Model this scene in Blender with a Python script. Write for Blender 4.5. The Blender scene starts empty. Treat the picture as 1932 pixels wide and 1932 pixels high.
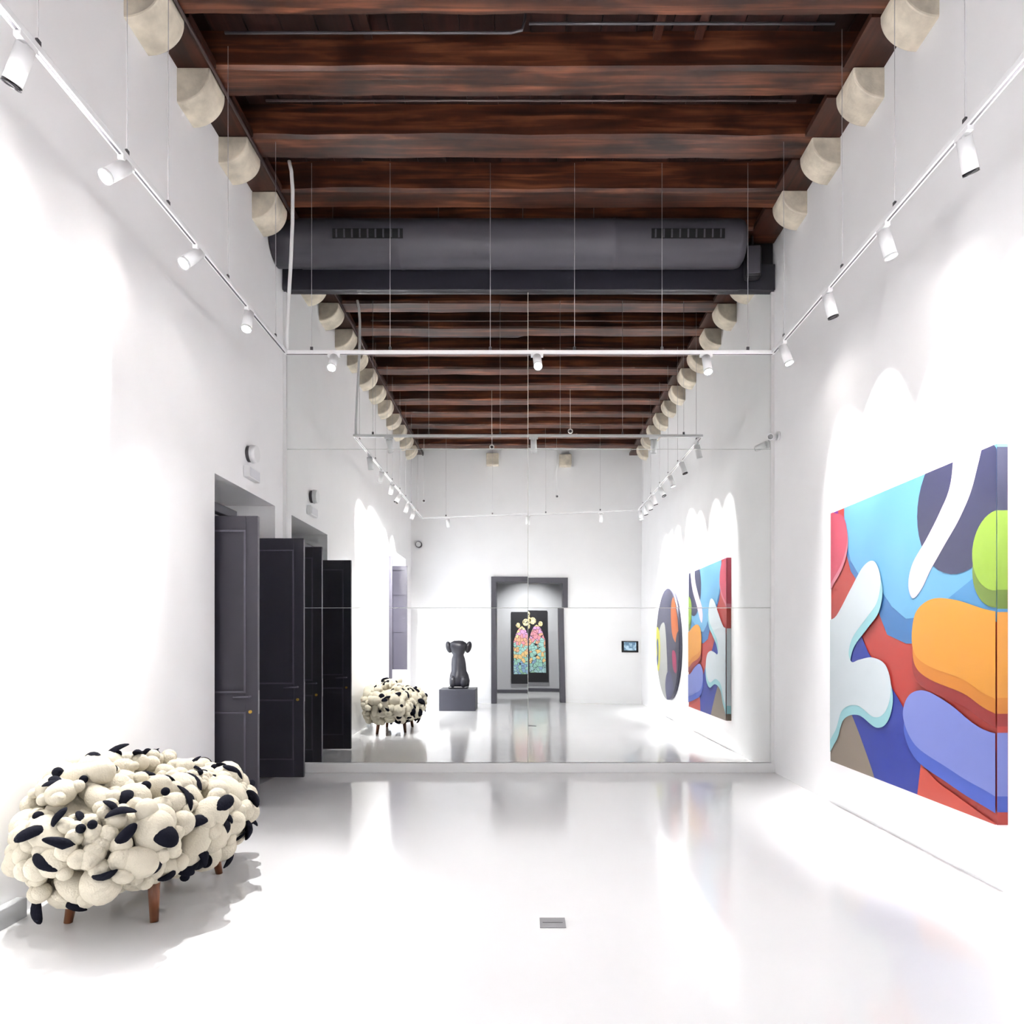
import bpy, math, random
from mathutils import Vector, Matrix, Euler

scene = bpy.context.scene
col = scene.collection
R = math.radians
random.seed(7)

# ------------------------------------------------------------------ camera
D = 7.6                      # distance from the camera to the mirrored end wall
XL, XR = -2.60, 2.686        # side walls
YB = -0.965                  # wall behind the camera
ZB = 5.70                    # underside of the ceiling beams
cam_d = bpy.data.cameras.new('camera')
cam = bpy.data.objects.new('camera', cam_d)
col.objects.link(cam)
cam.location = (0, 0, 1.4)
cam.rotation_euler = (R(90), 0, 0)
cam_d.sensor_width = 36
cam_d.lens = 1330 / 1932 * 36
cam_d.shift_x = -24 / 1932
cam_d.shift_y = 246 / 1932
cam_d.clip_start = 0.02
cam_d.clip_end = 60
scene.camera = cam

# ------------------------------------------------------------------ world and exposure
world = bpy.data.worlds.new('world')
scene.world = world
world.use_nodes = True
world.node_tree.nodes['Background'].inputs[0].default_value = (0.80, 0.88, 1.0, 1)
world.node_tree.nodes['Background'].inputs[1].default_value = 0.6
vs = scene.view_settings
vs.view_transform = 'Standard'
vs.look = 'None'
vs.exposure = 1.52
vs.gamma = 1.0
vs.use_curve_mapping = False
scene.cycles.max_bounces = 8
scene.cycles.diffuse_bounces = 4
scene.cycles.glossy_bounces = 4
scene.cycles.transmission_bounces = 4
scene.cycles.use_adaptive_sampling = True
scene.cycles.adaptive_threshold = 0.1
scene.cycles.adaptive_min_samples = 16
scene.cycles.light_sampling_threshold = 0.03
scene.cycles.sample_clamp_indirect = 8.0
scene.cycles.use_denoising = True
POWER = 1.0                  # common factor on all lamps

# ------------------------------------------------------------------ materials
def lin(c):
    return tuple(((v / 12.92) if v <= 0.04045 else ((v + 0.055) / 1.055) ** 2.4) for v in c)
def hexc(h):
    return lin(tuple(int(h[i:i + 2], 16) / 255 for i in (0, 2, 4)))

MATS = {}
def mat(name, c, rough=0.5, metal=0.0, spec=0.5, noise=0.0, nscale=8.0, bump=0.0, bscale=60.0,
        coat=0.0, emit=None, estr=0.0, trans=0.0, stretch=None):
    if name in MATS:
        return MATS[name]
    if isinstance(c, str):
        c = hexc(c)
    m = bpy.data.materials.new(name)
    m.use_nodes = True
    nt = m.node_tree
    b = nt.nodes['Principled BSDF']
    b.inputs['Base Color'].default_value = (*c, 1)
    b.inputs['Roughness'].default_value = rough
    b.inputs['Metallic'].default_value = metal
    b.inputs['Specular IOR Level'].default_value = spec
    b.inputs['Coat Weight'].default_value = coat
    b.inputs['Transmission Weight'].default_value = trans
    if emit is not None:
        b.inputs['Emission Color'].default_value = (*emit, 1)
        b.inputs['Emission Strength'].default_value = estr
    tc = nt.nodes.new('ShaderNodeTexCoord')
    if noise > 0:
        mp = nt.nodes.new('ShaderNodeMapping')
        if stretch:
            mp.inputs['Scale'].default_value = stretch
        nt.links.new(tc.outputs['Object'], mp.inputs[0])
        n = nt.nodes.new('ShaderNodeTexNoise')
        n.inputs['Scale'].default_value = nscale
        n.inputs['Detail'].default_value = 6
        nt.links.new(mp.outputs[0], n.inputs['Vector'])
        r = nt.nodes.new('ShaderNodeValToRGB')
        r.color_ramp.elements[0].position = 0.3
        r.color_ramp.elements[1].position = 0.7
        r.color_ramp.elements[0].color = (*[v * (1 - noise) for v in c], 1)
        r.color_ramp.elements[1].color = (*[min(1, v * (1 + noise * 0.6)) for v in c], 1)
        nt.links.new(n.outputs['Fac'], r.inputs[0])
        nt.links.new(r.outputs[0], b.inputs['Base Color'])
    if bump > 0:
        n2 = nt.nodes.new('ShaderNodeTexNoise')
        n2.inputs['Scale'].default_value = bscale
        n2.inputs['Detail'].default_value = 4
        nt.links.new(tc.outputs['Object'], n2.inputs['Vector'])
        bp = nt.nodes.new('ShaderNodeBump')
        bp.inputs['Strength'].default_value = bump
        bp.inputs['Distance'].default_value = 0.01
        nt.links.new(n2.outputs['Fac'], bp.inputs['Height'])
        nt.links.new(bp.outputs[0], b.inputs['Normal'])
    MATS[name] = m
    return m

def wood(name, dark, mid, light, rough=0.42, axis=0, coat=0.15):
    """old stained timber: grain stretched along one axis, knots, darker stains"""
    m = bpy.data.materials.new(name)
    m.use_nodes = True
    nt = m.node_tree
    b = nt.nodes['Principled BSDF']
    tc = nt.nodes.new('ShaderNodeTexCoord')
    oi = nt.nodes.new('ShaderNodeObjectInfo')
    ad = nt.nodes.new('ShaderNodeVectorMath'); ad.operation = 'ADD'
    sc = nt.nodes.new('ShaderNodeVectorMath'); sc.operation = 'SCALE'
    cb = nt.nodes.new('ShaderNodeCombineXYZ')
    for i in range(3):
        nt.links.new(oi.outputs['Random'], cb.inputs[i])
    nt.links.new(cb.outputs[0], sc.inputs[0]); sc.inputs['Scale'].default_value = 37.0
    nt.links.new(tc.outputs['Object'], ad.inputs[0]); nt.links.new(sc.outputs[0], ad.inputs[1])
    mp = nt.nodes.new('ShaderNodeMapping')
    s = [9.0, 9.0, 9.0]; s[axis] = 0.5
    mp.inputs['Scale'].default_value = s
    nt.links.new(ad.outputs[0], mp.inputs[0])
    g = nt.nodes.new('ShaderNodeTexNoise')
    g.inputs['Scale'].default_value = 1.6; g.inputs['Detail'].default_value = 8; g.inputs['Distortion'].default_value = 0.8
    nt.links.new(mp.outputs[0], g.inputs['Vector'])
    r = nt.nodes.new('ShaderNodeValToRGB')
    r.color_ramp.elements[0].position = 0.22; r.color_ramp.elements[0].color = (*hexc(dark), 1)
    r.color_ramp.elements[1].position = 0.80; r.color_ramp.elements[1].color = (*hexc(light), 1)
    e = r.color_ramp.elements.new(0.5); e.color = (*hexc(mid), 1)
    nt.links.new(g.outputs['Fac'], r.inputs[0])
    k = nt.nodes.new('ShaderNodeTexNoise')          # broad stains and knots
    k.inputs['Scale'].default_value = 1.7; k.inputs['Detail'].default_value = 3
    mp2 = nt.nodes.new('ShaderNodeMapping')
    s2 = [3.0, 3.0, 3.0]; s2[axis] = 1.3
    mp2.inputs['Scale'].default_value = s2
    nt.links.new(ad.outputs[0], mp2.inputs[0]); nt.links.new(mp2.outputs[0], k.inputs['Vector'])
    kr = nt.nodes.new('ShaderNodeValToRGB')
    kr.color_ramp.elements[0].position = 0.34; kr.color_ramp.elements[0].color = (0.30, 0.26, 0.26, 1)
    kr.color_ramp.elements[1].position = 0.54; kr.color_ramp.elements[1].color = (1, 1, 1, 1)
    nt.links.new(k.outputs['Fac'], kr.inputs[0])
    mx = nt.nodes.new('ShaderNodeMix'); mx.data_type = 'RGBA'; mx.blend_type = 'MULTIPLY'
    mx.inputs[0].default_value = 0.9
    nt.links.new(r.outputs[0], mx.inputs[6]); nt.links.new(kr.outputs[0], mx.inputs[7])
    nt.links.new(mx.outputs[2], b.inputs['Base Color'])
    b.inputs['Roughness'].default_value = rough
    b.inputs['Coat Weight'].default_value = coat
    b.inputs['Coat Roughness'].default_value = 0.3
    b.inputs['Specular IOR Level'].default_value = 0.35
    bp = nt.nodes.new('ShaderNodeBump'); bp.inputs['Strength'].default_value = 0.2; bp.inputs['Distance'].default_value = 0.01
    nt.links.new(g.outputs['Fac'], bp.inputs['Height']); nt.links.new(bp.outputs[0], b.inputs['Normal'])
    MATS[name] = m
    return m

M_WALL = mat('plaster_white', (0.92, 0.915, 0.925), rough=0.75, noise=0.02, nscale=2.0, bump=0.06, bscale=9)
M_FLOOR = mat('resin_floor', (0.74, 0.74, 0.75), rough=0.11, spec=0.4, noise=0.015, nscale=1.5)
M_TRIM = mat('trim_white', (0.80, 0.80, 0.80), rough=0.4)
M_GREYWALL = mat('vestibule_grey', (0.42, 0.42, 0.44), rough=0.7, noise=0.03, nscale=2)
M_BEAM = wood('beam_timber', '150a07', '4a2616', '94593b', rough=0.5, coat=0.2)
M_PLANK = wood('plank_timber', '110807', '27130f', '3f211b', rough=0.5, axis=1)
M_PLATE = wood('plate_timber', '1f0f0a', '3e2016', '5c3626', rough=0.45, coat=0.2, axis=1)
M_LEG = wood('walnut', '4a2a1c', '77482f', '96623f', rough=0.4, axis=2)
M_STONE = mat('corbel_stone', 'd9cfbd', rough=0.9, noise=0.34, nscale=5, bump=0.7, bscale=14)
M_DOOR = mat('charcoal_paint', '3f3d47', rough=0.28, spec=0.45, noise=0.06, nscale=3)
M_DOOR2 = mat('charcoal_trim', '62606c', rough=0.25)
M_FRAME = mat('dark_frame', '4b4a52', rough=0.5, noise=0.05)
M_DUCT = mat('duct_grey', '4c4a52', rough=0.5, noise=0.08, nscale=3, bump=0.1, bscale=12)
M_BLACK = mat('black_paint', '1c1b20', rough=0.5, noise=0.05)
M_SLOT = mat('slot_black', '0b0b0d', rough=0.8)
M_BEAMBOX = mat('box_beam', '26252e', rough=0.4, noise=0.06)
M_WMETAL = mat('white_metal', (0.82, 0.82, 0.83), rough=0.35)
M_WIRE = mat('wire_steel', 'b4b1b4', rough=0.4)
M_CABLE = mat('white_cable', (0.8, 0.8, 0.8), rough=0.45)
M_CLIP = mat('clip_grey', '5b595d', rough=0.4, metal=0.5)
M_LENS = mat('lens_lit', (1, 1, 1), emit=(1.0, 0.97, 0.93), estr=60.0)
M_LENS.cycles.emission_sampling = 'NONE'
M_LENSOFF = mat('lens_off', '27262a', rough=0.2)
M_MIRROR = mat('mirror_silver', (0.90, 0.915, 0.90), rough=0.0, metal=1.0)
M_EDGE = mat('mirror_edge', 'b9bdb9', rough=0.3)
M_BRASS = mat('brass', 'c9a24f', rough=0.3, metal=1.0)
M_STEEL = mat('floor_plate', '8e8d90', rough=0.45, metal=0.3, noise=0.05, nscale=20)
M_CREAM = mat('plush_cream', 'c4bdac', rough=0.95, noise=0.06, nscale=12, bump=0.5, bscale=120, spec=0.1)
M_FELT = mat('plush_black', '14151f', rough=0.95, bump=0.4, bscale=120, spec=0.1)
M_RED = mat('plush_red', 'c02a2a', rough=0.9)
M_BRONZE = mat('dark_bronze', '201f29', rough=0.35, spec=0.5, noise=0.15, nscale=9)
M_PLINTH = mat('plinth_slate', '33343f', rough=0.45, noise=0.05)
M_CONDUIT = mat('conduit_brown', '5a4d4c', rough=0.4, metal=0.3)
M_GLASSY = mat('acrylic', (0.93, 0.95, 0.97), rough=0.25, trans=0.5)
M_SCREEN = None

# ------------------------------------------------------------------ mesh helpers
class MB:
    def __init__(self):
        self.v = []; self.f = []; self.smooth = []
    def add(self, vs, fs, smooth=False):
        o = len(self.v)
        self.v += [tuple(p) for p in vs]
        self.f += [tuple(i + o for i in f) for f in fs]
        self.smooth += [smooth] * len(fs)
        return self
    def box(self, x0, x1, y0, y1, z0, z1):
        return self.add([(x0, y0, z0), (x1, y0, z0), (x1, y1, z0), (x0, y1, z0),
                         (x0, y0, z1), (x1, y0, z1), (x1, y1, z1), (x0, y1, z1)],
                        [(0, 3, 2, 1), (4, 5, 6, 7), (0, 1, 5, 4), (1, 2, 6, 5), (2, 3, 7, 6), (3, 0, 4, 7)])
    def cyl(self, p, q, r0, r1=None, n=16, caps=True):
        r1 = r0 if r1 is None else r1
        p = Vector(p); q = Vector(q); w = (q - p).normalized()
        a = w.orthogonal().normalized(); b = w.cross(a)
        vs = []
        for c, r in ((p, r0), (q, r1)):
            for i in range(n):
                t = 2 * math.pi * i / n
                vs.append(c + a * (r * math.cos(t)) + b * (r * math.sin(t)))
        self.add(vs, [(i, (i + 1) % n, n + (i + 1) % n, n + i) for i in range(n)], True)
        if caps:
            o = len(self.v) - 2 * n
            self.f.append(tuple(o + i for i in reversed(range(n)))); self.smooth.append(False)
            self.f.append(tuple(o + n + i for i in range(n))); self.smooth.append(False)
        return self
    def tube(self, pts, r, n=8):
        pts = [Vector(p) for p in pts]
        rings = []
        a = None
        for i, p in enumerate(pts):
            t = (pts[min(i + 1, len(pts) - 1)] - pts[max(i - 1, 0)]).normalized()
            a = t.orthogonal().normalized() if a is None else (a - t * a.dot(t)).normalized()
            b = t.cross(a)
            rings.append([p + a * (r * math.cos(2 * math.pi * k / n)) + b * (r * math.sin(2 * math.pi * k / n)) for k in range(n)])
        vs = [v for ring in rings for v in ring]
        fs = [(i * n + k, i * n + (k + 1) % n, (i + 1) * n + (k + 1) % n, (i + 1) * n + k)
              for i in range(len(pts) - 1) for k in range(n)]
        self.add(vs, fs, True)
        o = len(self.v) - len(vs)
        self.f.append(tuple(o + k for k in reversed(range(n)))); self.smooth.append(False)
        self.f.append(tuple(o + len(vs) - n + k for k in range(n))); self.smooth.append(False)
        return self
    def ell(self, c, r, rot=None, nu=16, nv=10, taper=0.0):
        rot = rot or Matrix.Identity(3)
        c = Vector(c)
        vs = [c + rot @ Vector((0, 0, -r[2]))]
        for j in range(1, nv):
            ph = -math.pi / 2 + math.pi * j / nv
            for i in range(nu):
                t = 2 * math.pi * i / nu
                z = math.sin(ph)
                k = 1 + taper * z
                vs.append(c + rot @ Vector((r[0] * k * math.cos(ph) * math.cos(t), r[1] * k * math.cos(ph) * math.sin(t), r[2] * z)))
        vs.append(c + rot @ Vector((0, 0, r[2])))
        fs = [(0, 1 + (i + 1) % nu, 1 + i) for i in range(nu)]
        for j in range(nv - 2):
            for i in range(nu):
                a = 1 + j * nu
                fs.append((a + i, a + (i + 1) % nu, a + nu + (i + 1) % nu, a + nu + i))
        a = 1 + (nv - 2) * nu
        fs += [(a + i, a + (i + 1) % nu, len(vs) - 1) for i in range(nu)]
        return self.add(vs, fs, True)
    def prism_y(self, prof, y0, y1, smooth=False):
        """profile in x,z extruded along y"""
        n = len(prof)
        vs = [(x, y0, z) for x, z in prof] + [(x, y1, z) for x, z in prof]
        self.add(vs, [(i, (i + 1) % n, n + (i + 1) % n, n + i) for i in range(n)], smooth)
        o = len(self.v) - 2 * n
        self.f.append(tuple(o + i for i in reversed(range(n)))); self.smooth.append(False)
        self.f.append(tuple(o + n + i for i in range(n))); self.smooth.append(False)
        return self
    def mesh(self, name, m):
        me = bpy.data.meshes.new(name)
        me.from_pydata(self.v, [], self.f)
        me.polygons.foreach_set('use_smooth', self.smooth)
        if m is not None:
            me.materials.append(m)
        me.update()
        return me
    def build(self, name, m, parent=None, loc=None, bevel=0.0, fix=True):
        if fix:
            import bmesh
            me = self.mesh(name, m)
            bm = bmesh.new(); bm.from_mesh(me)
            bmesh.ops.recalc_face_normals(bm, faces=bm.faces)
            bm.to_mesh(me); bm.free()
        else:
            me = self.mesh(name, m)
        o = bpy.data.objects.new(name, me)
        col.objects.link(o)
        if parent is not None:
            o.parent = parent
        if loc is not None:
            o.location = loc
        if bevel > 0:
            bv = o.modifiers.new('bevel', 'BEVEL'); bv.width = bevel; bv.segments = 2; bv.limit_method = 'ANGLE'
        return o

def thing(name, label, cat, loc=(0, 0, 0), rz=0.0, group=None):
    o = bpy.data.objects.new(name, None)
    o.empty_display_size = 0.1
    col.objects.link(o)
    o.location = loc; o.rotation_euler = (0, 0, rz)
    o['label'] = label; o['category'] = cat
    if group: o['group'] = group
    return o
def tag(o, label, cat, group=None):
    o['label'] = label; o['category'] = cat
    if group: o['group'] = group
    return o
def struct(o, label=None, cat=None):
    o['kind'] = 'structure'
    if label: o['label'] = label
    if cat: o['category'] = cat
    return o
def link_mesh(name, me, parent=None, loc=None, rot=None, scale=None):
    o = bpy.data.objects.new(name, me)
    col.objects.link(o)
    if parent is not None: o.parent = parent
    if loc is not None: o.location = loc
    if rot is not None: o.rotation_euler = rot
    if scale is not None: o.scale = scale
    return o

# ================================================================== THE ROOM
ZT = 5.98          # boarded ceiling above the beams
OA = (5.91, 7.34, 2.82)      # door opening in the left wall: y0, y1, top
OW = (-0.22, 1.68, 3.22)     # tall window opening in the left wall, behind the camera
WT = 0.62                    # left wall thickness

floor = struct(MB().box(XL, XR, YB, D + 0.2, -0.12, 0).build('floor', M_FLOOR), 'glossy white poured resin floor reflecting the room', 'floor')

m = MB()
x0, x1 = XL - WT, XL
m.box(x0, x1, YB - 0.3, OW[0], -0.12, 6.3)
m.box(x0, x1, OW[0], OW[1], OW[2], 6.3)
m.box(x0, x1, OW[1], OA[0], -0.12, 6.3)
m.box(x0, x1, OA[0], OA[1], OA[2], 6.3)
m.box(x0, x1, OA[1], D + 0.4, -0.12, 6.3)
wall_left = struct(m.build('wall_left', M_WALL), 'tall white plaster wall with the double door opening', 'wall')
wall_right = struct(MB().box(XR, XR + 0.3, YB - 0.3, D + 0.4, -0.12, 6.3).build('wall_right', M_WALL), 'tall white plaster wall carrying the large colourful canvas', 'wall')
m = MB()
m.box(XL, XR, D + 0.03, D + 0.4, -0.12, 5.2)
wall_end = struct(m.build('wall_end', M_WALL), 'white end wall behind the tall mirror', 'wall')
wall_up = struct(MB().box(XL, XR, D + 0.03, D + 0.4, 5.2, 6.3).build('wall_upper', M_BLACK), 'black painted upper end wall behind the air duct', 'wall')

DX0, DX1, DZ = -0.66, 0.88, 2.80        # doorway behind the camera
m = MB()
yb0, yb1 = YB - 0.3, YB
m.box(XL, DX0, yb0, yb1, -0.12, 6.3)
m.box(DX1, XR, yb0, yb1, -0.12, 6.3)
m.box(DX0, DX1, yb0, yb1, DZ, 6.3)
wall_back = struct(m.build('wall_back', M_WALL), 'white wall with dark framed doorway, seen in the mirror', 'wall')

# ceiling: boards, beams, wall plates
ceiling = struct(MB().box(XL - 0.3, XR + 0.2, YB - 0.3, D + 0.4, ZT + 0.05, ZT + 0.3).build('ceiling', M_BLACK), 'old dark timber beam ceiling', 'ceiling')
n_pl = 20
pw = (XR - XL) / n_pl
plank_me = MB().box(0.004, pw - 0.004, YB, D + 0.03, ZT, ZT + 0.045).mesh('plank', M_PLANK)
for i in range(n_pl):
    o = link_mesh('plank', plank_me, ceiling, (XL + i * pw, 0, random.uniform(-0.006, 0.006)))
BW = 0.0375 * D
BP = 0.0942 * D
Y3 = 0.789 * D
beam_y = [Y3 + BP * k for k in range(-10, 3)]
beam_y = [y for y in beam_y if y > YB - 0.05 and y + BW < D + 0.35]
def beam_mesh(seed):
    rnd = random.Random(seed)
    b = MB()
    n = 15
    L = XR - XL
    prof = []
    vs = []
    for i in range(n):
        x = XL + L * i / (n - 1)
        dz = rnd.uniform(-0.004, 0.004); dy0 = rnd.uniform(-0.008, 0.008); dy1 = rnd.uniform(-0.008, 0.008)
        c = 0.018 + rnd.uniform(0, 0.012)
        vs += [(x, dy0, ZT), (x, dy0, ZB + c + dz), (x, c + dy0, ZB + dz), (x, BW - c + dy1, ZB + dz), (x, BW + dy1, ZB + c + dz), (x, BW + dy1, ZT)]
    fs = []
    for i in range(n - 1):
        for k in range(5):
            fs.append((i * 6 + k, (i + 1) * 6 + k, (i + 1) * 6 + k + 1, i * 6 + k + 1))
    b.add(vs, fs, False)
    return b
for i, y in enumerate(beam_y):
    yy = min(y, D + 0.03 - BW) if y + BW > D + 0.03 else y
    beam_mesh(40 + i).build('beam', M_BEAM, ceiling, (0, yy, 0))
# boards on the corbels between the beams, left and right
edges = [(beam_y[i] + BW, beam_y[i + 1]) for i in range(len(beam_y) - 1)] + [(YB, beam_y[0])]
for (a, b) in edges:
    if b - a < 0.05 or a > D: continue
    b = min(b, D + 0.03)
    MB().box(XL, XL + 0.29, a, b, ZB, ZB + 0.05).build('wall_plate', M_PLATE, ceiling)
    MB().box(XR - 0.30, XR, a, b, ZB, ZB + 0.05).build('wall_plate', M_PLATE, ceiling)
# short cross joists glimpsed between the two nearest beams
for x in (0.96, 1.27, -1.2):
    MB().box(x, x + 0.06, 0.602 * D + BW, 0.695 * D, ZT - 0.07, ZT).build('joist', M_PLATE, ceiling)

# stone corbels (convex quarter round), children of the walls that carry them
def corbel(side, y, w, rnd):
    pr = 0.235 * rnd.uniform(0.93, 1.07); h = 0.215 * rnd.uniform(0.92, 1.08)
    base = XL if side < 0 else XR
    s = 1 if side < 0 else -1
    n = 15
    prof = [(base - s * 0.02, ZB), (base + s * pr, ZB)]
    for k in range(1, n):
        t = math.pi / 2 * k / (n - 1)
        prof.append((base + s * pr * math.cos(t) if k < n - 1 else base, ZB - 0.03 - h * math.sin(t)))
    prof.append((base - s * 0.02, ZB - 0.03 - h))
    mb = MB()
    mb.prism_y(prof, y - 0.005, y + w, False)
    return mb.build('corbel', M_STONE, wall_left if side < 0 else wall_right, bevel=0.012)
rc = random.Random(3)
for y in beam_y:
    if y + BW > D - 0.02:
        continue
    corbel(-1, y + rc.uniform(-0.015, 0.015), BW + rc.uniform(-0.02, 0.02), rc)
    corbel(1, y + rc.uniform(-0.015, 0.015), BW + rc.uniform(-0.02, 0.02), rc)
for x in (-0.73, 0.91):
    MB().box(x - 0.14, x + 0.14, YB - 0.01, YB + 0.16, ZB - 0.27, ZB).build('corbel', M_STONE, wall_back, bevel=0.015)

# low white ledge under the mirror and thin strips closing its sides
struct(MB().box(XL, XR, D - 0.035, D + 0.03, 0, 0.103).build('baseboard_end', M_TRIM, bevel=0.004), 'low white ledge along the foot of the mirror', 'baseboard')
struct(MB().box(XL, XL + 0.035, D - 0.02, D + 0.03, 0.103, 5.17).build('trim_1', M_TRIM), 'slim white upright strip at the left mirror edge', 'trim')
struct(MB().box(XR - 0.035, XR, D - 0.02, D + 0.03, 0.103, 5.17).build('trim_2', M_TRIM), 'slim white upright strip at the right mirror edge', 'trim')

# ------------------------------------------------------------------ mirror wall, six panels that do not lie quite true
mx0, mx1, mxs = XL + 0.037, XR - 0.037, 0.035
mz = [0.105, 1.772, 3.481, 5.172]
mirror = thing('wall_mirror', 'wall sized mirror of six panels covering the far end', 'mirror', (0, D, 0))
tilt = {(0, 0): (0.0004, 0.0000, 0.0), (1, 0): (0.0030, -0.0022, 0.0014), (0, 1): (0.0003, -0.0003, 0.0), (1, 1): (-0.0006, 0.0012, 0.0004),
        (0, 2): (0.0002, 0.0003, 0.0), (1, 2): (0.0004, -0.0008, 0.0003)}
for c in (0, 1):
    for r in (0, 1, 2):
        xa, xb = (mx0, mxs - 0.002) if c == 0 else (mxs + 0.002, mx1)
        za, zb = mz[r] + 0.0015, mz[r + 1] - 0.0015
        ax, az, tw = tilt[(c, r)]
        nx, nz = 12, 10
        mb = MB(); vs = []; fs = []
        for j in range(nz + 1):
            for i in range(nx + 1):
                x = xa + (xb - xa) * i / nx; z = za + (zb - za) * j / nz
                dx = x - mxs; dz = z - (za + zb) / 2
                dxx = min(dx, 0.9)
                y = ax * dxx + az * dz * max(0, 1 - abs(dx) / 1.6) + tw * dxx * dz
                vs.append((x, y, z))
        for j in range(nz):
            for i in range(nx):
                a = j * (nx + 1) + i
                fs.append((a, a + 1, a + nx + 2, a + nx + 1))
        # back sheet so the panel has thickness
        n0 = len(vs)
        vs += [(xa, 0.02, za), (xb, 0.02, za), (xb, 0.02, zb), (xa, 0.02, zb)]
        mb.add(vs, fs, True)
        mb.f.append((n0, n0 + 3, n0 + 2, n0 + 1)); mb.smooth.append(False)
        mb.build('mirror_panel', M_MIRROR, mirror, fix=False)
# ground edges of the glass: thin pale joints
MB().box(mxs - 0.003, mxs + 0.003, -0.0015, 0.018, mz[0], mz[3]).build('joint_strip', M_EDGE, mirror)
for z in (mz[1], mz[2]):
    MB().box(mx0, mx1, -0.0015, 0.018, z - 0.003, z + 0.003).build('joint_strip', M_EDGE, mirror)

# ------------------------------------------------------------------ doors in the left wall
def door_leaf(name, y, free_x, label, flip):
    """leaf standing open at right angles to the wall; local x runs from the hinge (0) to the free edge"""
    w, h, t = 0.72, 2.46, 0.045
    root = struct(thing(name, label, 'door', (free_x - w, y, 0.012)))
    st = 0.10
    fr = MB()
    fr.box(0, st, 0, t, 0, h).box(w - st, w, 0, t, 0, h)
    fr.box(st, w - st, 0, t, h - 0.12, h).box(st, w - st, 0, t, 0.80, 0.96).box(st, w - st, 0, t, 0, 0.18)
    fr.build('door_frame', M_DOOR, root, bevel=0.003)
    for za, zb in ((0.18, 0.80), (0.96, h - 0.12)):
        MB().box(st, w - st, 0.012, t - 0.012, za, zb).build('door_panel', M_DOOR, root)
        md = MB()
        b = 0.016
        for yy0, yy1 in ((-0.004, 0.012), (t - 0.012, t + 0.004)):
            md.box(st, st + b, yy0, yy1, za, zb).box(w - st - b, w - st, yy0, yy1, za, zb)
            md.box(st + b, w - st - b, yy0, yy1, za, za + b).box(st + b, w - st - b, yy0, yy1, zb - b, zb)
        md.build('panel_moulding', M_DOOR2, root)
    hd = MB().cyl((w - 0.06, -0.045, 0.93), (w - 0.06, t + 0.045, 0.93), 0.010, n=10)
    hd.cyl((w - 0.06, -0.045, 0.93), (w - 0.19, -0.045, 0.925), 0.009, n=10).cyl((w - 0.06, t + 0.045, 0.93), (w - 0.19, t + 0.045, 0.925), 0.009, n=10)
    hd.build('handle', M_DOOR2, root)
    MB().cyl((w - 0.06, -0.012, 0.80), (w - 0.06, t + 0.012, 0.80), 0.014, n=12).build('lock', M_BRASS, root)
    MB().box(w - 0.001, w + 0.003, 0.010, t - 0.010, 0.78, 0.98).build('strike_plate', M_STEEL, root)
    return root
door_leaf('door_1', 0.7855 * D, -2.262, 'charcoal panelled door leaf standing open nearer the plush sofa', False)
door_leaf('door_2', 0.957 * D - 0.02, -2.275, 'charcoal panelled door leaf standing open beside the mirror', True)
struct(MB().box(-3.20, XL, OA[0], OA[1], -0.12, 0.004).build('threshold', mat('threshold_shade', (0.36, 0.36, 0.38), rough=0.4, noise=0.04)), 'threshold floor with the recess shade in its grey, between the open door leaves', 'threshold')  # recess floor coloured darker to stand in for the shade between the leaves
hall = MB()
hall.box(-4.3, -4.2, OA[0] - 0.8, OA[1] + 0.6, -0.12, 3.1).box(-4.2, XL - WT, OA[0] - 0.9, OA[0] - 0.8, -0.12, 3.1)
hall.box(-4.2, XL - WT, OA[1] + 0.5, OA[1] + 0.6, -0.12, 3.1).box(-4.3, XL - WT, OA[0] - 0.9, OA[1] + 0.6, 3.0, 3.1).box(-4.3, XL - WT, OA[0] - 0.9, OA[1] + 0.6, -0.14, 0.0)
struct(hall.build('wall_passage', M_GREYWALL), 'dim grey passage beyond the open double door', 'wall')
# dark closer arm under the lintel
dc = tag(MB().box(-3.12, -3.02, OA[0] + 0.02, OA[1] - 0.02, 2.50, 2.60).build('door_head_frame', M_FRAME), 'dark frame bar across the head of the double doorway', 'door frame')
ca = thing('door_closer', 'dark door closer bar under the white lintel', 'door closer', (0, 0, 0))
MB().box(-2.78, -2.70, 5.96, 6.62, 2.55, 2.63).build('closer_body', M_FRAME, ca, bevel=0.006)
MB().box(-3.015, -2.78, 6.0, 6.05, 2.57, 2.60).build('closer_arm', M_FRAME, ca)

# tall window recess behind the camera with open shutters
pane_m = mat('window_pane', (0.75, 0.82, 0.95), rough=0.2, emit=(0.90, 0.93, 1.0), estr=1.6)
win = struct(thing('window_1', 'tall window recess in the left wall, seen in the mirror', 'window', (0, 0, 0)))
MB().box(XL - WT + 0.02, XL - WT + 0.04, OW[0] + 0.06, OW[1] - 0.06, 0.1, OW[2] - 0.06).build('pane', pane_m, win)
fm = MB()
for a, b in ((OW[0], OW[0] + 0.07), (OW[1] - 0.07, OW[1]), ((OW[0] + OW[1]) / 2 - 0.035, (OW[0] + OW[1]) / 2 + 0.035)):
    fm.box(XL - WT + 0.02, XL - WT + 0.09, a, b, 0.0, OW[2])
fm.box(XL - WT + 0.02, XL - WT + 0.09, OW[0], OW[1], OW[2] - 0.07, OW[2]).box(XL - WT + 0.02, XL - WT + 0.09, OW[0], OW[1], 0, 0.1)
fm.build('window_frame', M_TRIM, win)
MB().box(XL - WT, XL, OW[0], OW[1], -0.12, 0.0).build('window_sill', M_TRIM, win)
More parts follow.
